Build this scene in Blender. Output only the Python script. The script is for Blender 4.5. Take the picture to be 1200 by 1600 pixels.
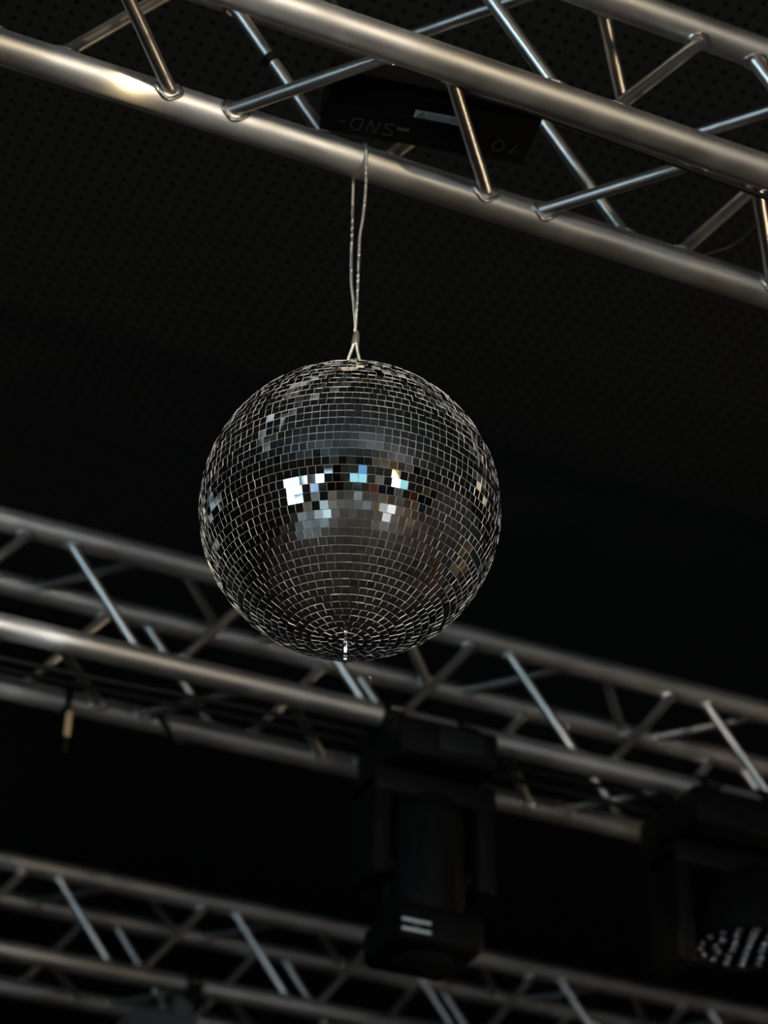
import bpy, bmesh, math, random
from mathutils import Vector, Matrix, Quaternion

for o in list(bpy.data.objects):
    bpy.data.objects.remove(o)
SC = bpy.context.scene
COL = SC.collection
random.seed(7)
PI = math.pi
V = Vector

# ------------------------------------------------------------------ camera, world, exposure
CAM_POS = V((0.0, 0.0, 1.6))
CF = V((0.3450864, 0.76660048, 0.54151553))
CX = V((0.9061986, -0.42235849, 0.02043044))
CU = V((-0.24437567, -0.48367035, 0.84044246))
cam = bpy.data.cameras.new('camera')
cam.sensor_fit = 'VERTICAL'
cam.sensor_height = 36.0
cam.lens = 3578.4 * 36.0 / 1600.0
cam.clip_start = 0.05
cam.clip_end = 100
cam_o = bpy.data.objects.new('camera', cam)
COL.objects.link(cam_o)
cam_o.matrix_world = Matrix(((CX.x, CU.x, -CF.x, CAM_POS.x), (CX.y, CU.y, -CF.y, CAM_POS.y),
                             (CX.z, CU.z, -CF.z, CAM_POS.z), (0, 0, 0, 1)))
cam.dof.use_dof = True
cam.dof.focus_distance = 2.92
cam.dof.aperture_fstop = 3.9
cam.dof.aperture_blades = 0
SC.camera = cam_o

w = bpy.data.worlds.new('world')
SC.world = w
w.use_nodes = True
w.node_tree.nodes['Background'].inputs[0].default_value = (0.0, 0.0, 0.0, 1)
w.node_tree.nodes['Background'].inputs[1].default_value = 0.0

SC.view_settings.view_transform = 'Standard'
SC.view_settings.look = 'None'
SC.view_settings.gamma = 1
SC.view_settings.exposure = 0.0
SC.view_settings.use_curve_mapping = False
SC.cycles.max_bounces = 8
SC.cycles.glossy_bounces = 5
SC.cycles.caustics_reflective = False
SC.cycles.caustics_refractive = False
SC.cycles.sample_clamp_indirect = 4.0

WIN_SIDE = 24.0       # strength of the tall daylight window in the left wall
WIN_BACK = 17.0      # strength of the high window strip in the back wall
KEY_W = 300.0        # warm stage lamp behind the camera
SIDE_W = 150.0        # warm lamp on the right


# ------------------------------------------------------------------ helpers
def tag(o, label=None, cat=None, group=None, kind=None):
    if label: o['label'] = label
    if cat: o['category'] = cat
    if group: o['group'] = group
    if kind: o['kind'] = kind
    return o


def empty(name, loc=(0, 0, 0), rz=0.0):
    o = bpy.data.objects.new(name, None)
    o.empty_display_size = 0.05
    o.location = loc
    o.rotation_euler = (0, 0, rz)
    COL.objects.link(o)
    return o


def link(name, me, parent=None, mat=None):
    o = bpy.data.objects.new(name, me)
    COL.objects.link(o)
    if parent is not None:
        o.parent = parent
    if mat is not None and not me.materials:
        me.materials.append(mat)
    return o


def smooth(me, angle=None):
    for p in me.polygons:
        p.use_smooth = True
    if angle is not None:
        try:
            me.set_sharp_from_angle(angle=angle)
        except Exception:
            pass


def mesh_from_bm(name, bm, mat=None, sm=True, angle=math.radians(40)):
    bmesh.ops.recalc_face_normals(bm, faces=bm.faces)
    me = bpy.data.meshes.new(name)
    bm.to_mesh(me)
    bm.free()
    if sm:
        smooth(me, angle)
    if mat is not None:
        me.materials.append(mat)
    return me


def obj(name, bm, mat, parent=None, sm=True, angle=math.radians(40)):
    return link(name, mesh_from_bm(name, bm, mat, sm, angle), parent)


def bx(bm, c, s, bevel=0.0, rot=None, seg=2):
    r = bmesh.ops.create_cube(bm, size=1.0)
    vs = r['verts']
    bmesh.ops.scale(bm, vec=s, verts=vs)
    if bevel > 0:
        es = list({e for v in vs for e in v.link_edges})
        rb = bmesh.ops.bevel(bm, geom=es, offset=bevel, segments=seg, affect='EDGES', profile=0.5)
        vs = list({v for f in rb['faces'] for v in f.verts} | {v for v in vs if v.is_valid})
    if rot is not None:
        bmesh.ops.rotate(bm, cent=(0, 0, 0), matrix=rot, verts=vs)
    bmesh.ops.translate(bm, vec=c, verts=vs)
    return vs


def ring_frame(d):
    d = d.normalized()
    a = V((0, 0, 1)) if abs(d.z) < 0.9 else V((1, 0, 0))
    x = d.cross(a).normalized()
    return x, d.cross(x).normalized()


def rings(bm, rows, close=False, cap=True):
    """rows: list of lists of Vectors, each a closed ring"""
    R = [[bm.verts.new(p) for p in r] for r in rows]
    n = len(R[0])
    m = len(R)
    for i in range(m if close else m - 1):
        a, b = R[i], R[(i + 1) % m]
        for j in range(n):
            bm.faces.new((a[j], a[(j + 1) % n], b[(j + 1) % n], b[j]))
    if cap and not close:
        bm.faces.new(list(reversed(R[0])))
        bm.faces.new(R[-1])


def cyl(bm, p0, p1, r, n=24, r1=None, cap=True):
    p0, p1 = V(p0), V(p1)
    x, y = ring_frame(p1 - p0)
    r1 = r if r1 is None else r1
    rows = []
    for p, q in ((p0, r), (p1, r1)):
        rows.append([p + (x * math.cos(2 * PI * k / n) + y * math.sin(2 * PI * k / n)) * q for k in range(n)])
    rings(bm, rows, cap=cap)


def lathe(bm, c, prof, axis='Z', n=32, rot=None):
    """prof: (radius, height) pairs, closed at both ends by caps"""
    rows = []
    for r, h in prof:
        row = []
        for k in range(n):
            a = 2 * PI * k / n
            p = V((max(r, 1e-5) * math.cos(a), max(r, 1e-5) * math.sin(a), h))
            if axis == 'X':
                p = V((p.z, p.x, p.y))
            elif axis == 'Y':
                p = V((p.y, p.z, p.x))
            if rot is not None:
                p = rot @ p
            row.append(V(c) + p)
        rows.append(row)
    rings(bm, rows)


def smooth_path(pts, n=8):
    pts = [V(p) for p in pts]
    P = [pts[0] * 2 - pts[1]] + pts + [pts[-1] * 2 - pts[-2]]
    out = []
    for i in range(1, len(P) - 2):
        for k in range(n):
            t = k / n
            a, b, c, d = P[i - 1], P[i], P[i + 1], P[i + 2]
            out.append(0.5 * ((2 * b) + (c - a) * t + (2 * a - 5 * b + 4 * c - d) * t * t + (3 * b - a - 3 * c + d) * t ** 3))
    out.append(pts[-1])
    return out


def tube(bm, pts, r, n=10, lobes=0, twist=0.0, close=False, lobe_d=0.25):
    pts = [V(p) for p in pts]
    m = len(pts)
    rows = []
    x = None
    L = 0.0
    for i, p in enumerate(pts):
        if close:
            d = (pts[(i + 1) % m] - pts[i - 1]).normalized()
        else:
            d = (pts[min(i + 1, m - 1)] - pts[max(i - 1, 0)]).normalized()
        if x is None:
            x, _ = ring_frame(d)
        x = (x - d * x.dot(d)).normalized()
        y = d.cross(x)
        if i:
            L += (pts[i] - pts[i - 1]).length
        row = []
        for k in range(n):
            a = 2 * PI * k / n
            rr = r
            if lobes:
                rr = r * (1 - lobe_d * (0.5 - 0.5 * math.cos(lobes * a)))
            aa = a + twist * L
            row.append(p + (x * math.cos(aa) + y * math.sin(aa)) * rr)
        rows.append(row)
    rings(bm, rows, close=close)


def torus_pts(c, ax, r, n=28, sx=1.0, sy=1.0, xdir=None):
    ax = V(ax).normalized()
    if xdir is None:
        x, y = ring_frame(ax)
    else:
        x = V(xdir)
        x = (x - ax * x.dot(ax)).normalized()
        y = ax.cross(x)
    return [V(c) + (x * math.cos(2 * PI * k / n) * sx + y * math.sin(2 * PI * k / n) * sy) * r for k in range(n)]


# ------------------------------------------------------------------ materials
def new_mat(name):
    m = bpy.data.materials.new(name)
    m.use_nodes = True
    nt = m.node_tree
    b = nt.nodes['Principled BSDF']
    return m, nt, b


def plain(name, col, rough=0.5, metal=0.0, spec=0.5, noise=0.0, nscale=20.0, bump=0.0, bscale=60.0):
    m, nt, b = new_mat(name)
    b.inputs['Base Color'].default_value = (*col, 1)
    b.inputs['Roughness'].default_value = rough
    b.inputs['Metallic'].default_value = metal
    b.inputs['Specular IOR Level'].default_value = spec
    N = nt.nodes
    if noise or bump:
        tc = N.new('ShaderNodeTexCoord')
    if noise:
        t = N.new('ShaderNodeTexNoise')
        t.inputs['Scale'].default_value = nscale
        t.inputs['Detail'].default_value = 5
        nt.links.new(tc.outputs['Object'], t.inputs['Vector'])
        r = N.new('ShaderNodeMapRange')
        r.inputs[1].default_value = 0.3
        r.inputs[2].default_value = 0.7
        r.inputs[3].default_value = 1 - noise
        r.inputs[4].default_value = 1 + noise
        nt.links.new(t.outputs['Fac'], r.inputs[0])
        mx = N.new('ShaderNodeVectorMath')
        mx.operation = 'SCALE'
        mx.inputs[0].default_value = col
        nt.links.new(r.outputs[0], mx.inputs['Scale'])
        nt.links.new(mx.outputs[0], b.inputs['Base Color'])
        r2 = N.new('ShaderNodeMath')
        r2.operation = 'MULTIPLY'
        r2.inputs[1].default_value = rough
        nt.links.new(r.outputs[0], r2.inputs[0])
        nt.links.new(r2.outputs[0], b.inputs['Roughness'])
    if bump:
        t2 = N.new('ShaderNodeTexNoise')
        t2.inputs['Scale'].default_value = bscale
        t2.inputs['Detail'].default_value = 4
        nt.links.new(tc.outputs['Object'], t2.inputs['Vector'])
        bp = N.new('ShaderNodeBump')
        bp.inputs['Strength'].default_value = bump
        bp.inputs['Distance'].default_value = 0.002
        nt.links.new(t2.outputs['Fac'], bp.inputs['Height'])
        nt.links.new(bp.outputs[0], b.inputs['Normal'])
    return m


def emit(name, col, strength):
    m, nt, b = new_mat(name)
    b.inputs['Base Color'].default_value = (0.02, 0.02, 0.02, 1)
    b.inputs['Emission Color'].default_value = (*col, 1)
    b.inputs['Emission Strength'].default_value = strength
    return m


M_ALU = plain('aluminium_tube', (0.64, 0.625, 0.595), 0.53, 1.0, noise=0.10, nscale=14, bump=0.04, bscale=45)
def drawn_tube(m, fac, rough, aniso):
    """adds the lengthwise drawing grooves of extruded tube: wide highlight round the tube, short along it"""
    nt = m.node_tree
    N, L = nt.nodes, nt.links
    g = N.new('ShaderNodeBsdfAnisotropic')
    g.inputs['Color'].default_value = (0.66, 0.645, 0.61, 1)
    g.inputs['Roughness'].default_value = rough
    g.inputs['Anisotropy'].default_value = aniso
    t = N.new('ShaderNodeTangent')
    t.direction_type = 'RADIAL'
    t.axis = 'X'
    L.new(t.outputs[0], g.inputs['Tangent'])
    mx = N.new('ShaderNodeMixShader')
    mx.inputs[0].default_value = fac
    L.new(N['Principled BSDF'].outputs[0], mx.inputs[1])
    L.new(g.outputs[0], mx.inputs[2])
    L.new(mx.outputs[0], N['Material Output'].inputs['Surface'])


drawn_tube(M_ALU, 0.30, 0.19, -0.89)
M_BRACE = plain('aluminium_brace', (0.66, 0.65, 0.63), 0.34, 1.0, noise=0.05, nscale=18)
M_WELD = plain('weld_bead', (0.75, 0.73, 0.69), 0.22, 1.0, bump=0.6, bscale=300)
M_MIRROR = plain('mirror_glass', (0.86, 0.87, 0.87), 0.015, 1.0)
M_EDGE = plain('cut_glass_edge', (0.92, 0.93, 0.92), 0.22, 0.0, spec=1.0)
M_CORE = plain('ball_core_glue', (0.018, 0.018, 0.017), 0.6)
M_CHROME = plain('chrome', (0.85, 0.85, 0.86), 0.10, 1.0)
M_STEEL = plain('steel_wire', (0.66, 0.63, 0.57), 0.38, 0.85)
M_FERRULE = plain('crimped_ferrule', (0.80, 0.76, 0.68), 0.3, 0.9)
M_BLACK = plain('black_plastic', (0.0048, 0.0044, 0.004), 0.6, spec=0.15, noise=0.15, nscale=9)
M_CABLE = plain('black_rubber', (0.006, 0.006, 0.006), 0.55, spec=0.3)
M_TAPE = plain('black_tape', (0.004, 0.004, 0.004), 0.7, spec=0.2)
M_BOX = plain('black_painted_steel', (0.005, 0.005, 0.005), 0.7, spec=0.12, noise=0.3, nscale=30)
M_CHALK = plain('pale_chalk', (0.085, 0.085, 0.074), 0.9)
M_WHITE = plain('white_sticker', (0.80, 0.83, 0.84), 0.5)
M_PRINT = plain('sticker_print', (0.03, 0.035, 0.04), 0.6)
M_BEIGE = plain('beige_wood', (0.55, 0.40, 0.24), 0.5, noise=0.2, nscale=60)
M_LENS = plain('led_lens', (0.75, 0.77, 0.8), 0.12, 0.9, spec=1.0)
M_GREY = plain('grey_paint', (0.12, 0.115, 0.11), 0.5)
M_DGREY = plain('dark_grey_panel', (0.014, 0.014, 0.014), 0.5, spec=0.2)


def ceiling_material():
    m, nt, b = new_mat('perforated_ceiling')
    N, L = nt.nodes, nt.links
    g = N.new('ShaderNodeNewGeometry')
    sub = N.new('ShaderNodeVectorMath')
    sub.operation = 'SUBTRACT'
    sub.inputs[1].default_value = (1.7784 - 0.015, 2.4767 - 0.015, 0)
    L.new(g.outputs['Position'], sub.inputs[0])
    mod = N.new('ShaderNodeVectorMath')
    mod.operation = 'MODULO'
    add = N.new('ShaderNodeVectorMath')
    add.operation = 'ADD'
    add.inputs[1].default_value = (30.0, 30.0, 0)
    L.new(sub.outputs[0], add.inputs[0])
    L.new(add.outputs[0], mod.inputs[0])
    mod.inputs[1].default_value = (0.03, 0.03, 1000)
    s2 = N.new('ShaderNodeVectorMath')
    s2.operation = 'SUBTRACT'
    s2.inputs[1].default_value = (0.015, 0.015, 0)
    L.new(mod.outputs[0], s2.inputs[0])
    fl = N.new('ShaderNodeVectorMath')
    fl.operation = 'MULTIPLY'
    fl.inputs[1].default_value = (1, 1, 0)
    L.new(s2.outputs[0], fl.inputs[0])
    ln = N.new('ShaderNodeVectorMath')
    ln.operation = 'LENGTH'
    L.new(fl.outputs[0], ln.inputs[0])
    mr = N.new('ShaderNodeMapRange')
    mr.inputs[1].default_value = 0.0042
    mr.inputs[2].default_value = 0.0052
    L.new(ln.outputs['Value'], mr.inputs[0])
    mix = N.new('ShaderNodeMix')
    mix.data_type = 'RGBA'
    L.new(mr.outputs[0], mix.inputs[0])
    mix.inputs[6].default_value = (0.0012, 0.0012, 0.0012, 1)  # dark dots paint the shade inside the holes; none are cut
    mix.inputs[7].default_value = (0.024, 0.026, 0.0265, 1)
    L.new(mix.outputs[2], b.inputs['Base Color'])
    L.new(mr.outputs[0], b.inputs['Specular IOR Level'])
    sp = N.new('ShaderNodeMath')
    sp.operation = 'MULTIPLY'
    sp.inputs[1].default_value = 0.25
    L.new(mr.outputs[0], sp.inputs[0])
    L.new(sp.outputs[0], b.inputs['Specular IOR Level'])
    b.inputs['Roughness'].default_value = 0.75
    return m


def plank_floor_material():
    m, nt, b = new_mat('dark_wood_floor')
    N, L = nt.nodes, nt.links
    g = N.new('ShaderNodeNewGeometry')
    br = N.new('ShaderNodeTexBrick')
    br.inputs['Scale'].default_value = 1.0
    br.inputs['Brick Width'].default_value = 1.6
    br.inputs['Row Height'].default_value = 0.14
    br.inputs['Mortar Size'].default_value = 0.004
    br.inputs['Color1'].default_value = (0.24, 0.165, 0.11, 1)
    br.inputs['Color2'].default_value = (0.17, 0.12, 0.085, 1)
    br.inputs['Mortar'].default_value = (0.01, 0.008, 0.006, 1)
    L.new(g.outputs['Position'], br.inputs['Vector'])
    L.new(br.outputs['Color'], b.inputs['Base Color'])
    b.inputs['Roughness'].default_value = 0.28
    return m


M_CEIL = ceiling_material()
M_FLOOR = plank_floor_material()
M_WALL = plain('dark_plaster', (0.022, 0.020, 0.017), 0.8, noise=0.2, nscale=3)
M_WALLB = plain('warm_plaster', (0.06, 0.047, 0.034), 0.8, noise=0.3, nscale=4)
M_DOOR = plain('red_door_paint', (0.22, 0.03, 0.02), 0.4)
M_FRAME = plain('window_frame_paint', (0.05, 0.05, 0.05), 0.4)
M_DAY = emit('daylight_pane', (0.60, 0.84, 1.0), WIN_SIDE)
M_DAY2 = emit('daylight_pane_back', (0.95, 0.98, 1.0), WIN_BACK)
M_DAYDIM = emit('dim_daylight_pane', (0.62, 0.84, 1.0), WIN_SIDE * 0.12)  # pane glow at reduced strength, with nothing in front of it
M_CYAN = emit('cyan_glow_pane', (0.30, 0.70, 0.78), 1.1)  # glow coloured to put cyan into the ball's tiles
M_BLUE = emit('blue_glow_pane', (0.12, 0.30, 0.58), 1.1)  # glow coloured to put blue into the ball's tiles

# ------------------------------------------------------------------ the hall
X0, X1, Y0, Y1, ZC = -5.0, 8.0, -7.0, 10.0, 4.6


def slab(name, c, s, mat):
    bm = bmesh.new()
    bx(bm, c, s)
    o = obj(name, bm, mat, None, sm=False)
    tag(o, kind='structure')
    return o


cx, cy = (X0 + X1) / 2, (Y0 + Y1) / 2
slab('floor', (cx, cy, -0.05), (X1 - X0 + 0.4, Y1 - Y0 + 0.4, 0.1), M_FLOOR)
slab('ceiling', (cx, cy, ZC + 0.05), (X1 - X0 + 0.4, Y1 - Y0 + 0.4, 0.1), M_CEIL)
slab('wall_front', (cx, Y1 + 0.1, ZC / 2), (X1 - X0, 0.2, ZC), M_WALL)
slab('wall_back', (cx, Y0 - 0.1, ZC / 2), (X1 - X0, 0.2, ZC), M_WALLB)
slab('wall_left', (X0 - 0.1, cy, ZC / 2), (0.2, Y1 - Y0, ZC), M_WALL)
slab('wall_right', (X1 + 0.1, cy, ZC / 2), (0.2, Y1 - Y0, ZC), M_WALLB)


def window(name, c, wdt, hgt, nx, nz, axis, mat):
    """glazed window standing proud of a wall; axis 'x' = in the left wall (faces +x), 'y' = in the back wall (faces +y)"""
    r = Matrix.Rotation(PI / 2, 4, 'Z') if axis == 'x' else Matrix.Identity(4)
    e = empty(name, c)
    e.rotation_euler = (0, 0, -PI / 2 if axis == 'x' else 0)
    tag(e, kind='structure')
    bm = bmesh.new()
    f = 0.05
    bx(bm, (0, 0.03, hgt / 2 + f / 2), (wdt + 2 * f, 0.06, f))
    bx(bm, (0, 0.03, -hgt / 2 - f / 2), (wdt + 2 * f, 0.06, f))
    bx(bm, (wdt / 2 + f / 2, 0.03, 0), (f, 0.06, hgt))
    bx(bm, (-wdt / 2 - f / 2, 0.03, 0), (f, 0.06, hgt))
    for i in range(1, nx):
        bx(bm, (-wdt / 2 + wdt * i / nx, 0.03, 0), (0.035, 0.05, hgt))
    for i in range(1, nz):
        bx(bm, (0, 0.03, -hgt / 2 + hgt * i / nz), (wdt, 0.045, 0.035))
    obj('window_frame', bm, M_FRAME, e, sm=False)
    pw, ph = wdt / nx - 0.036, hgt / nz - 0.036
    pm = None
    for i in range(nx):
        for k in range(nz):
            if pm is None:
                bm = bmesh.new()
                bx(bm, (0, 0, 0), (pw, 0.008, ph))
                pm = mesh_from_bm('pane', bm, mat[0], sm=False)
            o = link('pane', pm if mat[(i * nz + k) % len(mat)] is mat[0] else pm.copy(), e)
            o.data.materials[0] = mat[(i * nz + k) % len(mat)]
            o.location = (-wdt / 2 + wdt * (i + .5) / nx, 0.015, -hgt / 2 + hgt * (k + .5) / nz)
    return e


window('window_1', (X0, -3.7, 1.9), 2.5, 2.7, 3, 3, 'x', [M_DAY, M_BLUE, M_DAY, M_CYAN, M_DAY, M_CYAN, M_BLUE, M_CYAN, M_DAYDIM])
window('window_3', (X0, -0.6, 1.9), 1.6, 2.7, 2, 3, 'x', [M_DAYDIM])
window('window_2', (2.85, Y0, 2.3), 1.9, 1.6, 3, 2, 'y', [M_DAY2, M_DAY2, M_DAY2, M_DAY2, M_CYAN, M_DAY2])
window('added_window_4', (-1.9, Y0, 1.9), 2.3, 2.3, 3, 3, 'y', [M_CYAN, M_BLUE, M_DAYDIM, M_DAYDIM, M_CYAN, M_BLUE, M_BLUE, M_DAYDIM, M_CYAN])  # unseen window added to bring cyan and white tiles into the ball
# unseen boards and soffit added on back and right walls for ball reflections
PANEL = [plain('cladding_brown', (0.10, 0.055, 0.03), 0.5), plain('cladding_tan', (0.34, 0.24, 0.14), 0.5),
         plain('cladding_slate', (0.10, 0.15, 0.22), 0.5), plain('cladding_black', (0.012, 0.012, 0.012), 0.5),
         plain('cladding_rust', (0.28, 0.06, 0.03), 0.5), plain('cladding_grey', (0.42, 0.41, 0.39), 0.5)]
prn = random.Random(11)
wb, wr = bpy.data.objects['wall_back'], bpy.data.objects['wall_right']
pme = {}
for i in range(26):
    for k in range(4):
        xx, zz_ = X0 + 0.25 + 0.5 * i, 0.3 + 0.55 * k + 0.27
        if abs(xx - 2.85) < 1.3 and zz_ > 1.3 or abs(xx - 5.6) < 0.8 or abs(xx + 1.9) < 1.45:
            continue
        mi = prn.choice((0, 0, 1, 1, 1, 2, 2, 3, 3, 4, 5, 5))
        if ('b', mi) not in pme:
            bm = bmesh.new()
            bx(bm, (0, 0, 0), (0.47, 0.03, 0.52), 0.006)
            pme[('b', mi)] = mesh_from_bm('added_board', bm, PANEL[mi], sm=False)
            bm = bmesh.new()
            bx(bm, (0, 0, 0), (0.03, 0.47, 0.52), 0.006)
            pme[('r', mi)] = mesh_from_bm('added_board', bm, PANEL[mi], sm=False)
        o = link('added_board', pme[('b', mi)], wb)
        o.location = (xx, Y0 + 0.014, zz_)
        o2 = None
        if i < 24:
            mi = prn.choice((0, 0, 1, 1, 1, 3, 3, 3, 3, 5))
            if ('r', mi) in pme:
                o2 = link('added_board', pme[('r', mi)], wr)
                o2.location = (X1 - 0.014, -2.5 + 0.5 * i, zz_ + 0.5)
slab('added_soffit', (2.2, Y0 + 0.45, 4.35), (4.6, 0.9, 0.5), plain('added_soffit_timber', (0.42, 0.29, 0.18), 0.6, noise=0.5, nscale=9))  # unseen soffit added to catch warm light for the ball's reflection
# a panelled door in the back wall
de = empty('door_1', (5.6, Y0, 0))
tag(de, kind='structure')
bm = bmesh.new()
bx(bm, (0, 0.03, 1.05), (0.95, 0.06, 2.1), 0.005)
for zc, hh in ((0.55, 0.7), (1.5, 0.9)):
    bx(bm, (0, 0.065, zc), (0.65, 0.02, hh), 0.008)
obj('door_leaf', bm, M_DOOR, de, sm=False)
bm = bmesh.new()
cyl(bm, (0.38, 0.05, 1.05), (0.38, 0.11, 1.05), 0.011, 12)
cyl(bm, (0.38, 0.11, 1.05), (0.26, 0.11, 1.05), 0.011, 12)
obj('door_handle', bm, M_CHROME, de)


# ------------------------------------------------------------------ stage lamps behind the camera
def par_can(name, pos, target, label, watt, col, size, blend, lens_str, rad=0.07):
    pos, target = V(pos), V(target)
    d = (target - pos).normalized()
    e = empty(name, pos)
    e.rotation_mode = 'QUATERNION'
    e.rotation_quaternion = d.to_track_quat('-Z', 'Y')
    tag(e, label, 'stage lamp')
    bm = bmesh.new()
    lathe(bm, (0, 0, 0), [(0.03, 0.24), (0.06, 0.22), (0.085, 0.12), (0.1, 0.1), (0.1, -0.06), (0.096, -0.06), (0.094, 0.02), (0.01, 0.03)], n=28)
    obj('lamp_body', bm, M_BLACK, e)
    bm = bmesh.new()
    lathe(bm, (0, 0, 0), [(0.0, 0.012), (0.09, 0.012), (0.09, 0.006), (0.05, -0.004), (0.0, -0.008)], n=28)
    obj('lamp_lens', bm, emit(name + '_glow', col, lens_str), e)
    ld = bpy.data.lights.new(name + '_light', 'SPOT')
    ld.energy = watt
    ld.color = col
    ld.spot_size = size
    ld.spot_blend = blend
    ld.shadow_soft_size = rad
    lo = bpy.data.objects.new('lamp_light', ld)
    COL.objects.link(lo)
    lo.parent = e
    lo.location = (0, 0, -0.09)
    # hanging bracket up to the ceiling
    bm = bmesh.new()
    cyl(bm, (pos.x, pos.y, pos.z + 0.1), (pos.x, pos.y, ZC), 0.012, 10)
    me = mesh_from_bm('lamp_stem', bm, M_BLACK)
    st = link('lamp_stem', me, e)
    st.matrix_parent_inverse = (Matrix.Translation(pos) @ d.to_track_quat('-Z', 'Y').to_matrix().to_4x4()).inverted()
    return e


par_can('stage_lamp', (1.56, -2.6, 3.30), (0.32, 2.3, 3.85), 'warm stage lamp hanging behind the camera, reflected in the ball', KEY_W, (1.0, 0.74, 0.40), math.radians(38), 1.0, 30, 0.03)
par_can('stage_lamp', (6.9, 3.75, 2.6), (1.1, 2.5, 3.5), 'warm stage lamp far to the right of the ball', SIDE_W, (1.0, 0.76, 0.5), math.radians(50), 1.0, 30)

par_can('added_spot', (3.0, -4.5, 1.95), (1.0, 2.34, 3.24), 'added cool white spot brightening the tile edges of the mirror ball from behind the camera', 700, (0.90, 0.96, 1.0), math.radians(7.0), 0.3, 8)  # extra lamp added to brighten the tile edges
par_can('added_spot', (-3.9, -1.9, 1.95), (1.0, 2.34, 3.24), 'added warm spot brightening the tile edges of the mirror ball from the left', 700, (1.0, 0.82, 0.58), math.radians(6.5), 0.3, 8)  # second added lamp, for tile edges on the ball's right limb
par_can('stage_lamp', (0.2, -2.4, 3.55), (0.1, -1.9, 4.6), 'added cool uplight brightening the perforated ceiling behind the camera', 110, (0.80, 0.92, 1.0), math.radians(120), 0.6, 3)  # unseen lamp added so the ball reflects a bright ceiling
par_can('stage_lamp', (7.5, 2.6, 3.1), (8.0, 2.1, 1.6), 'added warm lamp brightening the clad right wall', 30, (1.0, 0.72, 0.42), math.radians(130), 0.8, 12)  # unseen lamp added to brighten the boards reflected in the ball
par_can('stage_lamp', (2.3, -4.2, 3.95), (2.1, -6.1, 4.30), 'warm lamp washing the added timber soffit of the back wall', 220, (1.0, 0.72, 0.5), math.radians(56), 1.0, 10)  # unseen lamp, lights the added soffit for the ball's warm patch


def pendant(loc, label, col, watt):  # unseen lamps added for warm tiles and light on the wall boards
    e = empty('added_pendant', loc)
    tag(e, label, 'lamp', 'added globe pendants behind the camera')
    bm = bmesh.new()
    bmesh.ops.create_uvsphere(bm, u_segments=24, v_segments=16, radius=0.13)
    obj('globe', bm, emit('added_globe', col, 3.0), e)
    bm = bmesh.new()
    cyl(bm, (0, 0, 0.125), (0, 0, 0.19), 0.035, 16)
    cyl(bm, (0, 0, 0.19), (0, 0, ZC - loc[2]), 0.004, 8)
    obj('cord', bm, M_BLACK, e)
    ld = bpy.data.lights.new('pendant_light', 'POINT')
    ld.energy = watt
    ld.color = col
    ld.shadow_soft_size = 0.135
    lo = bpy.data.objects.new('pendant_light', ld)
    COL.objects.link(lo)
    lo.parent = e


pendant((0.2, -5.6, 2.1), 'added warm globe pendant behind the camera on the left of the back window', (1.0, 0.74, 0.45), 90)
pendant((5.4, -5.4, 1.9), 'added warm globe pendant behind the camera beside the red door', (1.0, 0.74, 0.45), 90)
pendant((6.6, -2.0, 1.5), 'added warm globe pendant behind the camera near the clad right wall', (1.0, 0.74, 0.45), 60)

# ------------------------------------------------------------------ trusses
S = 0.24
RC = 0.025
RB = 0.0098
P_BAY = 0.4993
G = 0.0304
CH = {'A': (1, 0), 'B': (0, 0), 'C': (0, 1), 'D': (1, 1)}   # (away from camera, up)


def chord_pos(ch, t):
    a, b = CH[ch]
    return V((t, a * S, b * S))


FACES = [  # (chord 1, phase of its nodes, chord 2)
    ('A', 0.0, 'B'), ('B', 0.0, 'C'), ('C', 0.0, 'D'), ('D', 0.0, 'A')]
LBR = None
_brace_me = None
_weld_me = {}


def brace_meshes():
    global _brace_me, LBR
    dt = P_BAY / 2 - 2 * G
    ac = S
    LBR = math.hypot(dt, ac)
    bm = bmesh.new()
    # stops just inside the chord walls
    inset = RC * 0.72 * LBR / ac
    cyl(bm, (0, 0, inset), (0, 0, LBR - inset), RB, 20, cap=False)
    _brace_me = mesh_from_bm('brace', bm, M_BRACE)
    # chord direction in the brace frame (Z along brace, Y face normal, X in plane)
    for sgn in (1, -1):
        dz = dt / LBR          # component of +t along the brace
        dx = ac / LBR * sgn
        tdir = V((dx, 0, dz))
        ndir = V((-dz * sgn, 0, ac / LBR)) if True else None
        for end in (0, 1):
            c0 = V((0, 0, RC * LBR / ac)) if end == 0 else V((0, 0, LBR - RC * LBR / ac))
            up = ndir if end == 0 else -ndir
            pts = []
            n = 22
            for k in range(n):
                a = 2 * PI * k / n
                u = (RB + 0.002) * 1.62 * math.cos(a) * (1 + 0.05 * math.sin(5 * a + end))
                v = (RB + 0.002) * 1.25 * math.sin(a) * (1 + 0.05 * math.cos(4 * a))
                drop = RC - math.sqrt(max(RC * RC - v * v, 1e-9))
                pts.append(c0 + tdir * u + V((0, 1, 0)) * v - up * (drop - 0.0004))
            bm = bmesh.new()
            tube(bm, pts, 0.0034, 8, close=True)
            _weld_me[(sgn, end)] = mesh_from_bm('weld_bead', bm, M_WELD)


brace_meshes()


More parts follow.
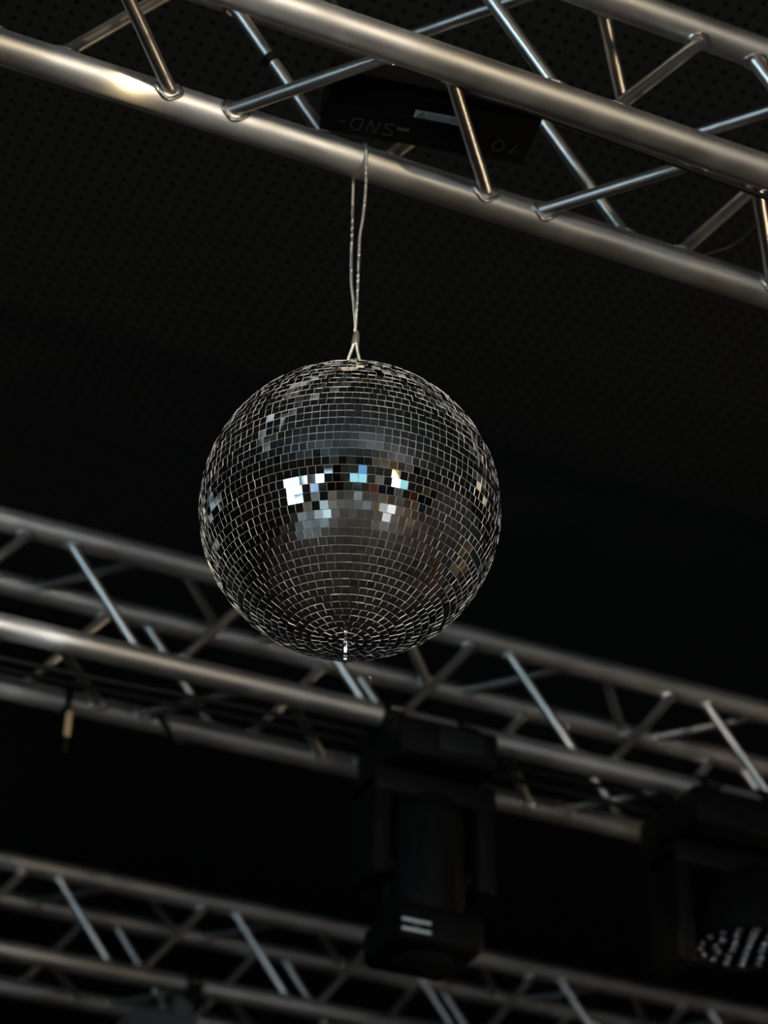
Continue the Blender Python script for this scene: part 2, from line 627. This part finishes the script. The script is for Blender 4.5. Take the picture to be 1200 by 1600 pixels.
def build_truss(loc, rel_yaw, k0, k1, label, hang):
    root = empty('lighting_truss', loc, rel_yaw)
    tag(root, label, 'truss', 'aluminium box trusses under the ceiling')
    t0, t1 = k0 * P_BAY, k1 * P_BAY
    for ch in 'ABCD':
        bm = bmesh.new()
        n = 40
        m = int((t1 - t0) / 0.25)
        cyl(bm, chord_pos(ch, t0), chord_pos(ch, t1), RC, 48)
        me = mesh_from_bm('chord', bm, M_ALU)
        link('chord', me, root)
    for c1, ph, c2 in FACES:
        for k in range(k0, k1):
            for half in (0, 1):
                # zigzag: node of c1 at k, node of c2 at k+.5, node of c1 at k+1
                if half == 0:
                    ta, tb = k * P_BAY + G, (k + 0.5) * P_BAY - G
                else:
                    ta, tb = (k + 1) * P_BAY - G, (k + 0.5) * P_BAY + G
                # phase: faces alternate by half a bay
                sh = {'AB': 0.0, 'BC': 0.0, 'CD': 0.0, 'DA': 0.0}[c1 + c2] * P_BAY
                a, b = chord_pos(c1, ta + sh), chord_pos(c2, tb + sh)
                z = (b - a).normalized()
                acr = (chord_pos(c2, 0) - chord_pos(c1, 0)).normalized()
                y = V((1, 0, 0)).cross(acr).normalized()
                x = y.cross(z).normalized()
                sgn = 1 if x.x * 1 > 0 else -1
                o = link('brace', _brace_me, root)
                mt = Matrix((x, y, z)).transposed().to_4x4()
                mt.translation = a
                o.matrix_local = mt
                td = 1 if z.x > 0 else -1
                for end in (0, 1):
                    # the weld mesh assumes +t has a positive z component; mirror the frame otherwise
                    wo = link('weld_bead', _weld_me[(-1 if td > 0 else 1, end)], o)
                    wo.location = (0, 0, 0)
    for tx in hang:
        bm = bmesh.new()
        for ch in 'CD':
            p = chord_pos(ch, tx)
            cyl(bm, p + V((0, 0, RC)), p + V((0, 0, ZC - loc[2] - S + 0.0)), 0.005, 10)
            cyl(bm, p + V((-0.02, 0, 0)), p + V((0.02, 0, 0)), RC + 0.004, 24)
        obj('hanger_rod', bm, M_STEEL, root)
    return root


T1_LOC = (0.74189542, 2.09857468, 3.84480297)
T2_LOC = (0.74797508, 3.85338368, 3.81976521)
T3_LOC = (1.22716516, 5.38172953, 3.78609624)
T1_YAW, T3_YAW = math.radians(-0.451), math.radians(0.875)
truss1 = build_truss(T1_LOC, T1_YAW, -4, 6, 'nearest and largest aluminium truss, carrying the mirror ball', (-1.75, 2.75))
truss2 = build_truss(T2_LOC, 0.0, -3, 8, 'middle aluminium truss passing behind the mirror ball, holding two moving lights', (-1.2, 3.7))
truss3 = build_truss(T3_LOC, T3_YAW, -4, 9, 'farthest blurred aluminium truss low in the picture', (-1.7, 4.2))

# ------------------------------------------------------------------ mirror ball
BC = V((1.00607761, 2.34453999, 3.24382635))
BR = 0.2
ball = empty('mirror_ball', BC)
tag(ball, 'round mirror ball of small square mirror tiles hanging on a steel wire', 'mirror ball')
bm = bmesh.new()
bmesh.ops.create_uvsphere(bm, u_segments=96, v_segments=64, radius=BR - 0.0022)
obj('ball_core', bm, M_CORE, ball)

NROW, NEQ = 56, 118
to_cam = (CAM_POS - BC).normalized()
tiles = []
phase = 0.0
for i in range(NROW):
    lat = -PI / 2 + (i + 0.5) * PI / NROW
    n = max(3, int(round(NEQ * math.cos(lat))))
    if i % 2 == 0:
        phase = random.random()
    row_t = random.gauss(0, 0.006)
    for j in range(n):
        lon = 2 * PI * (j + phase) / n
        nn = V((math.cos(lat) * math.cos(lon), math.cos(lat) * math.sin(lon), math.sin(lat)))
        e = V((-math.sin(lon), math.cos(lon), 0))
        u = nn.cross(e)
        cw = 2 * PI * math.cos(lat) / n * BR
        hw = min(0.0102, cw - 0.0005) / 2
        hh = 0.0106 / 2
        # small tilt of every tile, neighbours in a strip share part of it
        tx, ty = random.gauss(0, 0.021) + row_t, random.gauss(0, 0.021)
        n2 = (nn + e * tx + u * ty).normalized()
        e2 = (e - n2 * e.dot(n2)).normalized()
        e2 = (e2 + n2.cross(e2) * random.gauss(0, 0.012)).normalized()
        u2 = n2.cross(e2)
        c = nn * (BR - 0.0003 + random.uniform(-0.0002, 0.0002))
        taper = math.cos(lat)
        d_in = 0.0021
        tr = math.pi / NROW * math.tan(lat) * 0.5 if abs(lat) < 1.45 else 0
        top = []
        for sx, sy in ((-1, -1), (1, -1), (1, 1), (-1, 1)):
            top.append(c + e2 * (sx * hw) + u2 * (sy * hh))
        bot = [p - nn * d_in for p in top]
        tiles.append((nn.dot(to_cam), top, bot))


def add_tile(verts, faces, mats, top, bot):
    b = len(verts)
    verts += [tuple(p) for p in top] + [tuple(p) for p in bot]
    faces.append((b, b + 1, b + 2, b + 3))
    mats.append(0)
    for k in range(4):
        faces.append((b + k, b + 4 + k, b + 4 + (k + 1) % 4, b + (k + 1) % 4))
        mats.append(1)


def tile_mesh(name, lst):
    vs, fs, ms = [], [], []
    for _, top, bot in lst:
        add_tile(vs, fs, ms, top, bot)
    me = bpy.data.meshes.new(name)
    me.from_pydata(vs, [], fs)
    me.materials.append(M_MIRROR)
    me.materials.append(M_EDGE)
    me.polygons.foreach_set('material_index', ms)
    me.update()
    return me


tiles.sort(key=lambda t: -t[0])
for t in tiles[:300]:
    link('mirror_tile', tile_mesh('mirror_tile', [t]), ball)
o = link('mirror_tiling', tile_mesh('mirror_tiling', tiles[300:]), ball)
o['kind'] = 'stuff'
# chrome stud under the ball
bm = bmesh.new()
lathe(bm, (0, 0, -BR), [(0.0, 0.006), (0.0045, 0.006), (0.0045, -0.014), (0.0033, -0.0155), (0.0033, -0.018), (0.0045, -0.0195), (0.0045, -0.026), (0.003, -0.0285), (0.0, -0.029)], n=16)
obj('bottom_stud', bm, M_CHROME, ball)
# top plate with eye
bm = bmesh.new()
lathe(bm, (0, 0, BR), [(0.0, -0.004), (0.02, -0.004), (0.02, 0.003), (0.012, 0.006), (0.0, 0.006)], n=24)
obj('top_cap', bm, M_CHROME, ball)
bm = bmesh.new()
tube(bm, [p + V((0, 0, 0)) for p in torus_pts((0, 0, BR + 0.034), (0.35, 1, 0), 0.0095, 24, xdir=(0, 0, 1), sx=1.45)], 0.0032, 10, close=True)
cyl(bm, (0, 0, BR + 0.004), (0, 0, BR + 0.022), 0.0035, 12)
obj('hanging_eye', bm, M_CHROME, ball)

# steel wire sling
sl = empty('wire_sling', (1.004, 2.3445, 3.48))
tag(sl, 'twisted steel wire looped over the near truss tube, holding the mirror ball', 'wire')


def W(p):
    return V(p) - V((1.004, 2.3445, 3.48))


ax_y, ax_z = 2.3365, 3.8448
rw = RC + 0.0016
top = []
for k in range(9):
    a = PI - PI * k / 8
    top.append((0.9985 + 0.003 * k / 8, ax_y + rw * math.cos(a), ax_z + rw * math.sin(a)))
front = [(1.0040, 2.3440, 3.5400), (1.0044, 2.342, 3.56), (1.0018, 2.334, 3.6441), (0.9998, 2.328, 3.6972), (1.0009, 2.3225, 3.7243), (1.0012, 2.316, 3.773), (0.9985, 2.3105, 3.825)]
back = [(1.0019, 2.3635, 3.825), (1.0023, 2.3635, 3.7746), (1.0013, 2.360, 3.6987), (1.0010, 2.356, 3.6365), (1.0033, 2.3515, 3.60), (1.0048, 2.3465, 3.5627), (1.0062, 2.3455, 3.535)]
bm = bmesh.new()
tube(bm, [W(p) for p in smooth_path(front + top + back, 30)], 0.0023, 12, lobes=4, twist=700, lobe_d=0.3)
obj('wire', bm, M_STEEL, sl)
bm = bmesh.new()
loop = [(1.0050, 2.3440, 3.528), (1.0005, 2.3435, 3.508), (0.9955, 2.3435, 3.488), (0.9965, 2.344, 3.470), (1.0045, 2.3445, 3.4635), (1.0125, 2.344, 3.470), (1.0130, 2.3435, 3.488), (1.0085, 2.3435, 3.510), (1.0065, 2.3440, 3.528)]
tube(bm, [W(p) for p in smooth_path(loop, 24)], 0.0024, 12, lobes=4, twist=700, lobe_d=0.3)
obj('wire_eye', bm, M_STEEL, sl)
bm = bmesh.new()
rows = []
for h, rx, ry in ((3.5165, 0.0050, 0.003), (3.518, 0.0056, 0.0036), (3.530, 0.0052, 0.0036), (3.540, 0.0036, 0.003), (3.5415, 0.0028, 0.0025)):
    rows.append([W((1.0052 + (h - 3.52) * 0.06 + rx * math.cos(2 * PI * k / 16), 2.3440 + ry * math.sin(2 * PI * k / 16), h)) for k in range(16)])
rings(bm, rows)
obj('ferrule', bm, M_FERRULE, sl)

# ------------------------------------------------------------------ black box in the near truss
byaw = math.radians(-11.5)
box = empty('power_box', (0.941, 2.247, 3.8562), byaw)
tag(box, 'flat black box with chalk marks lying inside the near truss', 'equipment box')
bm = bmesh.new()
bx(bm, (0.123, 0.010, 0.030), (0.307, 0.100, 0.058), 0.003)
obj('box_shell', bm, M_BOX, box)
bm = bmesh.new()
bx(bm, (0.075, 0.0, 0.0004), (0.15, 0.003, 0.0012))
obj('seam_strip', bm, M_DGREY, box, sm=False)


def local_box(p):
    d = V(p) - V((0.941, 2.247, 3.8562))
    c, s = math.cos(-byaw), math.sin(-byaw)
    return V((d.x * c - d.y * s, d.x * s + d.y * c, d.z))


GLYPH = {
    'S': [[(0.9, 0.88), (0.6, 1.0), (0.2, 0.9), (0.12, 0.7), (0.4, 0.52), (0.75, 0.38), (0.85, 0.18), (0.5, 0.0), (0.05, 0.1)]],
    'N': [[(0.05, 0.0), (0.2, 1.0)], [(0.2, 1.0), (0.75, 0.0)], [(0.75, 0.0), (0.95, 1.0)]],
    'D': [[(0.1, 0.0), (0.2, 1.0)], [(0.1, 1.0), (0.6, 0.95), (0.95, 0.65), (0.9, 0.25), (0.5, 0.0), (0.05, 0.02)]],
    '1': [[(0.0, 0.62), (0.7, 1.0)], [(0.7, 1.0), (0.25, 0.0)]],
    '0': [[(0.5, 1.0), (0.15, 0.8), (0.05, 0.45), (0.25, 0.05), (0.6, 0.0), (0.9, 0.3), (0.9, 0.75), (0.5, 1.0)]],
    '-': [[(0.1, 0.5), (0.7, 0.5)]]}


def chalk(text, org, pitch, hgt):
    """text written upside-down (as seen from the floor) on the underside of the box"""
    bm = bmesh.new()
    for i, chx in enumerate(text):
        for st in GLYPH[chx]:
            pts = []
            for gx, gy in (st if len(st) == 2 else [tuple(p.xy) for p in smooth_path([(a, b, 0) for a, b in st], 5)]):
                pts.append(V((org.x - (i * pitch + gx * pitch * 0.78), org.y + (gy - 0.5) * hgt, 0.0006)))
            tube(bm, pts, 0.0008, 6)
    return obj('chalk_writing', bm, M_CHALK, box)


chalk('SND-', local_box((1.022, 2.2655, 3.8562)) + V((0, 0, 0)), 0.0235, 0.024)
chalk('10-', local_box((1.202, 2.2215, 3.8562)), 0.0230, 0.022)
# warning sticker
p0 = local_box((1.031, 2.2115, 3.8562))
st = empty('sticker_mount')
bpy.data.objects.remove(st)
bm = bmesh.new()
srot = Matrix.Rotation(math.radians(6), 3, 'Z')
bx(bm, V((p0.x + 0.037, p0.y + 0.0085, 0.0005)), (0.075, 0.016, 0.0006), rot=None)
stick = obj('warning_sticker', bm, M_WHITE, box, sm=False)
stick['label'] = 'white sticker with a warning triangle'
bm = bmesh.new()
tri = [(p0.x + 0.004, p0.y + 0.0135), (p0.x + 0.0165, p0.y + 0.0135), (p0.x + 0.0102, p0.y + 0.0035)]
zz = -0.0001
tube(bm, [V((a, b, zz)) for a, b in tri], 0.0007, 6, close=True)
tube(bm, [V((p0.x + 0.0102, p0.y + 0.007, zz)), V((p0.x + 0.0102, p0.y + 0.0105, zz))], 0.0006, 6)
rnd = random.Random(3)
for yy in (0.0062, 0.0112):
    x = p0.x + 0.019
    while x < p0.x + 0.070:
        wv = rnd.uniform(0.002, 0.006)
        bx(bm, (x + wv / 2, p0.y + yy, zz), (wv, 0.0011, 0.0004))
        x += wv + 0.0011
obj('sticker_print', bm, M_PRINT, stick, sm=False)
p1 = local_box((1.032, 2.2575, 3.8562))
bm = bmesh.new()
bx(bm, (p1.x, p1.y, 0.0005), (0.0175, 0.0055, 0.0006))
obj('label_tag', bm, M_GREY, box, sm=False)


# ------------------------------------------------------------------ cables and bands
def cable(name, pts, r, label, cat='cable', mat=None, n=8):
    bm = bmesh.new()
    base = V(pts[0])
    tube(bm, [p - base for p in smooth_path(pts, n)], r, 10)
    o = obj(name, bm, mat or M_CABLE)
    o.location = base
    tag(o, label, cat)
    return o


cable('black_cable', [(1.05, 2.118, 3.834), (1.0739, 2.112, 3.822), (1.0894, 2.1067, 3.8155), (1.1396, 2.1030, 3.8145), (1.2016, 2.104, 3.8145), (1.2657, 2.1040, 3.8145), (1.3377, 2.1060, 3.8145), (1.4054, 2.108, 3.8145), (1.60, 2.112, 3.815), (1.9, 2.107, 3.815), (2.3, 2.105, 3.815)], 0.0042,
      'black cable running along the underside of the near truss front tube')
cable('black_cable', [(1.30, 2.364, 3.862), (1.36, 2.366, 3.866), (1.4432, 2.366, 3.872), (1.4718, 2.36, 3.882), (1.5057, 2.362, 3.885), (1.5402, 2.366, 3.888), (1.5875, 2.37, 3.902), (1.6183, 2.37, 3.925), (1.6685, 2.368, 3.962), (1.72, 2.355, 4.02), (1.78, 2.344, 4.055), (1.95, 2.338, 4.112)], 0.0042,
      'black cable lying on the near truss rear tube at the right')
cable('black_cable', [(0.2, 3.97, 3.807), (0.7, 3.953, 3.804), (1.1127, 3.9374, 3.800), (1.3534, 3.9204, 3.800), (1.6, 3.91, 3.80), (2.0, 3.905, 3.802), (2.6, 3.90, 3.804)], 0.006,
      'front one of two black cables inside the middle truss')
cable('black_cable', [(0.2, 4.03, 3.807), (0.7, 4.0, 3.804), (1.1556, 3.9759, 3.800), (1.3934, 3.9623, 3.800), (1.7, 3.955, 3.80), (2.2, 3.96, 3.802), (2.7, 3.97, 3.804)], 0.006,
      'rear one of two black cables inside the middle truss')
# cable wound once over the rear tube of the middle truss
wp = []
for k in range(25):
    a = -0.6 * PI + 1.7 * PI * k / 24
    wp.append((1.27 + 0.16 * k / 24, 4.0934 - 0.031 * math.cos(a), 3.8198 - 0.031 * math.sin(a)))
cable('black_cable', wp, 0.0065, 'black cable wound round the rear tube of the middle truss', n=3)


def t_point(loc, yaw, p):
    c, s = math.cos(yaw), math.sin(yaw)
    return V((loc[0] + p.x * c - p.y * s, loc[1] + p.x * s + p.y * c, loc[2] + p.z))


# black tape on one brace of the near truss
a = chord_pos('D', G)
b = chord_pos('A', P_BAY / 2 - G)
bm = bmesh.new()
q0 = a + (b - a) * 0.385
q1 = a + (b - a) * 0.43
cyl(bm, q0, q1, RB + 0.0012, 18)
obj('tape_band', bm, M_TAPE, truss1)

# hanging strap with a toggle on the middle truss
sp = V((1.132, 4.0934, 3.8198))
es = empty('toggle_strap', sp)
tag(es, 'black strap with a beige toggle hanging from the middle truss rear tube', 'strap')
bm = bmesh.new()
cyl(bm, (-0.007, 0, 0), (0.007, 0, 0), RC + 0.003, 28)
obj('strap_band', bm, M_CABLE, es)
bm = bmesh.new()
tube(bm, smooth_path([(0, -0.027, -0.012), (0.001, -0.027, -0.03), (0.002, -0.026, -0.05), (0.003, -0.026, -0.13)], 6), 0.005, 8)
obj('strap_tail', bm, M_CABLE, es)
bm = bmesh.new()
lathe(bm, (0.003, -0.026, 0), [(0.0, -0.036), (0.006, -0.037), (0.0075, -0.045), (0.0075, -0.088), (0.006, -0.094), (0.0, -0.095)], n=16)
obj('toggle', bm, M_BEIGE, es)


# ------------------------------------------------------------------ moving lights
def hook_clamp(parent, x, z_tube, z_base):
    """half coupler gripping the tube at local (x, 0, z_tube), bolted to the base below"""
    bm = bmesh.new()
    cyl(bm, (x - 0.022, 0, z_tube), (x + 0.022, 0, z_tube), RC + 0.009, 26)
    bx(bm, (x, 0, (z_tube - RC + z_base) / 2), (0.04, 0.045, abs(z_tube - RC - z_base) + 0.012), 0.004)
    c = obj('clamp', bm, M_BLACK, parent)
    bm = bmesh.new()
    cyl(bm, (x, -0.03, z_tube - 0.005), (x, -0.052, z_tube - 0.005), 0.006, 8)
    cyl(bm, (x - 0.018, -0.052, z_tube - 0.005), (x + 0.018, -0.052, z_tube - 0.005), 0.004, 8)
    obj('wing_bolt', bm, M_CHROME, c)
    return c


def yoke_bm(w_, top, bot, th, dep, bar):
    bm = bmesh.new()
    bx(bm, (0, 0, top - bar / 2), (w_, dep, bar), 0.012, seg=3)
    for s in (-1, 1):
        bx(bm, (s * (w_ / 2 - th / 2), 0, (top + bot) / 2 - 0.005), (th, dep * 0.92, top - bot - 0.012), 0.012, seg=3)
        cyl(bm, (s * (w_ / 2 - th), 0, bot + 0.04), (s * (w_ / 2 - th - 0.02), 0, bot + 0.04), 0.028, 18)
    return bm


# beam light in the middle
m1 = empty('moving_head_light', (1.842, 3.8534, 3.8198))
tag(m1, 'black moving head light with two white stripes on its head, hanging below the ball', 'stage light', 'moving head lights on the middle truss')
for x in (-0.085, 0.085):
    hook_clamp(m1, x, 0.0, -0.045)
bm = bmesh.new()
bx(bm, (0.005, 0, -0.085), (0.225, 0.22, 0.085), 0.012, seg=3)
base = obj('base', bm, M_BLACK, m1)
bm = bmesh.new()
bx(bm, (0.03, -0.111, -0.082), (0.10, 0.004, 0.05), 0.001)
obj('display_panel', bm, M_DGREY, base)
obj('yoke', yoke_bm(0.275, -0.138, -0.375, 0.042, 0.12, 0.06), M_BLACK, m1)
bm = bmesh.new()
lathe(bm, (0, 0, 0), [(0.0, -0.165), (0.045, -0.168), (0.072, -0.19), (0.082, -0.23), (0.083, -0.40), (0.079, -0.44), (0.0, -0.445)], n=36)
bx(bm, (0, 0, -0.480), (0.19, 0.19, 0.085), 0.022, seg=3)
for k in range(6):
    a = 2 * PI * k / 6
    bx(bm, (0.08 * math.cos(a), 0.08 * math.sin(a), -0.33), (0.012, 0.012, 0.16), 0.003, rot=None)
head = obj('head', bm, M_BLACK, m1)
bm = bmesh.new()
lathe(bm, (0, 0, 0), [(0.0, -0.52), (0.064, -0.521), (0.055, -0.528), (0.0, -0.532)], n=28)
obj('front_lens', bm, M_DGREY, head)
# two white stripes with small print between
for zc in (-0.482, -0.501):
    bm = bmesh.new()
    bx(bm, (-0.060, -0.0955, zc), (0.062, 0.0015, 0.0062))
    obj('white_stripe', bm, M_WHITE, head, sm=False)
bm = bmesh.new()
for k in range(3):
    bx(bm, (-0.066 + 0.006 * k, -0.0955, -0.4915), (0.004, 0.0012, 0.007))
obj('small_print', bm, M_GREY, head, sm=False)

# LED wash light at the right edge
m2 = empty('moving_head_light', (2.60, 3.8534, 3.8198))
tag(m2, 'black moving head wash light with a cluster of small round lenses at the right edge', 'stage light', 'moving head lights on the middle truss')
for x in (-0.08, 0.075):
    hook_clamp(m2, x, 0.0, -0.05)
bm = bmesh.new()
bx(bm, (0, 0, -0.095), (0.36, 0.24, 0.09), 0.014, seg=3)
obj('base', bm, M_BLACK, m2)
obj('yoke', yoke_bm(0.40, -0.155, -0.43, 0.045, 0.13, 0.06), M_BLACK, m2)
hr = Matrix.Rotation(math.radians(1), 3, 'X')
hc = V((0.01, 0, -0.290))
bm = bmesh.new()
lathe(bm, hc, [(0.0, 0.11), (0.07, 0.105), (0.105, 0.07), (0.125, 0.0), (0.128, -0.03), (0.128, -0.055), (0.122, -0.06), (0.120, -0.05), (0.0, -0.05)], n=40, rot=hr)
head2 = obj('head', bm, M_BLACK, m2)
lens_me = None
for cnt, rr in ((1, 0.0), (6, 0.036), (12, 0.070), (18, 0.104)):
    for k in range(cnt):
        a = 2 * PI * k / cnt + 0.1
        if lens_me is None:
            bm = bmesh.new()
            lathe(bm, (0, 0, 0), [(0.0, 0.004), (0.0085, 0.004), (0.0088, -0.002), (0.0072, -0.006), (0.004, -0.008), (0.0, -0.0088)], n=16)
            lens_me = mesh_from_bm('led_lens', bm, M_LENS)
        lo = link('led_lens', lens_me, head2)
        lo.location = hc + hr @ V((rr * math.cos(a), rr * math.sin(a), -0.052))
        lo.rotation_euler = hr.to_euler()

# lamp on the farthest truss
m3 = empty('spot_fixture', (1.865, 5.3915, 3.786))
tag(m3, 'dim grey lamp housing under the farthest truss at the lower left', 'stage light')
hook_clamp(m3, 0.045, 0.0, -0.05)
bm = bmesh.new()
bx(bm, (-0.045, 0, -0.155), (0.17, 0.15, 0.10), 0.01)
bx(bm, (0.02, 0, -0.08), (0.05, 0.04, 0.08), 0.004)
fx = obj('housing', bm, M_GREY, m3)
bm = bmesh.new()
lathe(bm, (-0.045, 0, -0.205), [(0.0, 0.0), (0.055, 0.0), (0.06, -0.08), (0.055, -0.08), (0.05, -0.02), (0.0, -0.02)], n=24)
obj('snout', bm, M_BLACK, fx)
bm = bmesh.new()
bmesh.ops.create_uvsphere(bm, u_segments=12, v_segments=8, radius=0.006)
bmesh.ops.translate(bm, vec=(-0.045, -0.02, -0.05), verts=bm.verts)
cyl(bm, (-0.045, -0.02, -0.05), (-0.045, -0.02, -0.106), 0.003, 8)
obj('chrome_knob', bm, M_CHROME, fx)
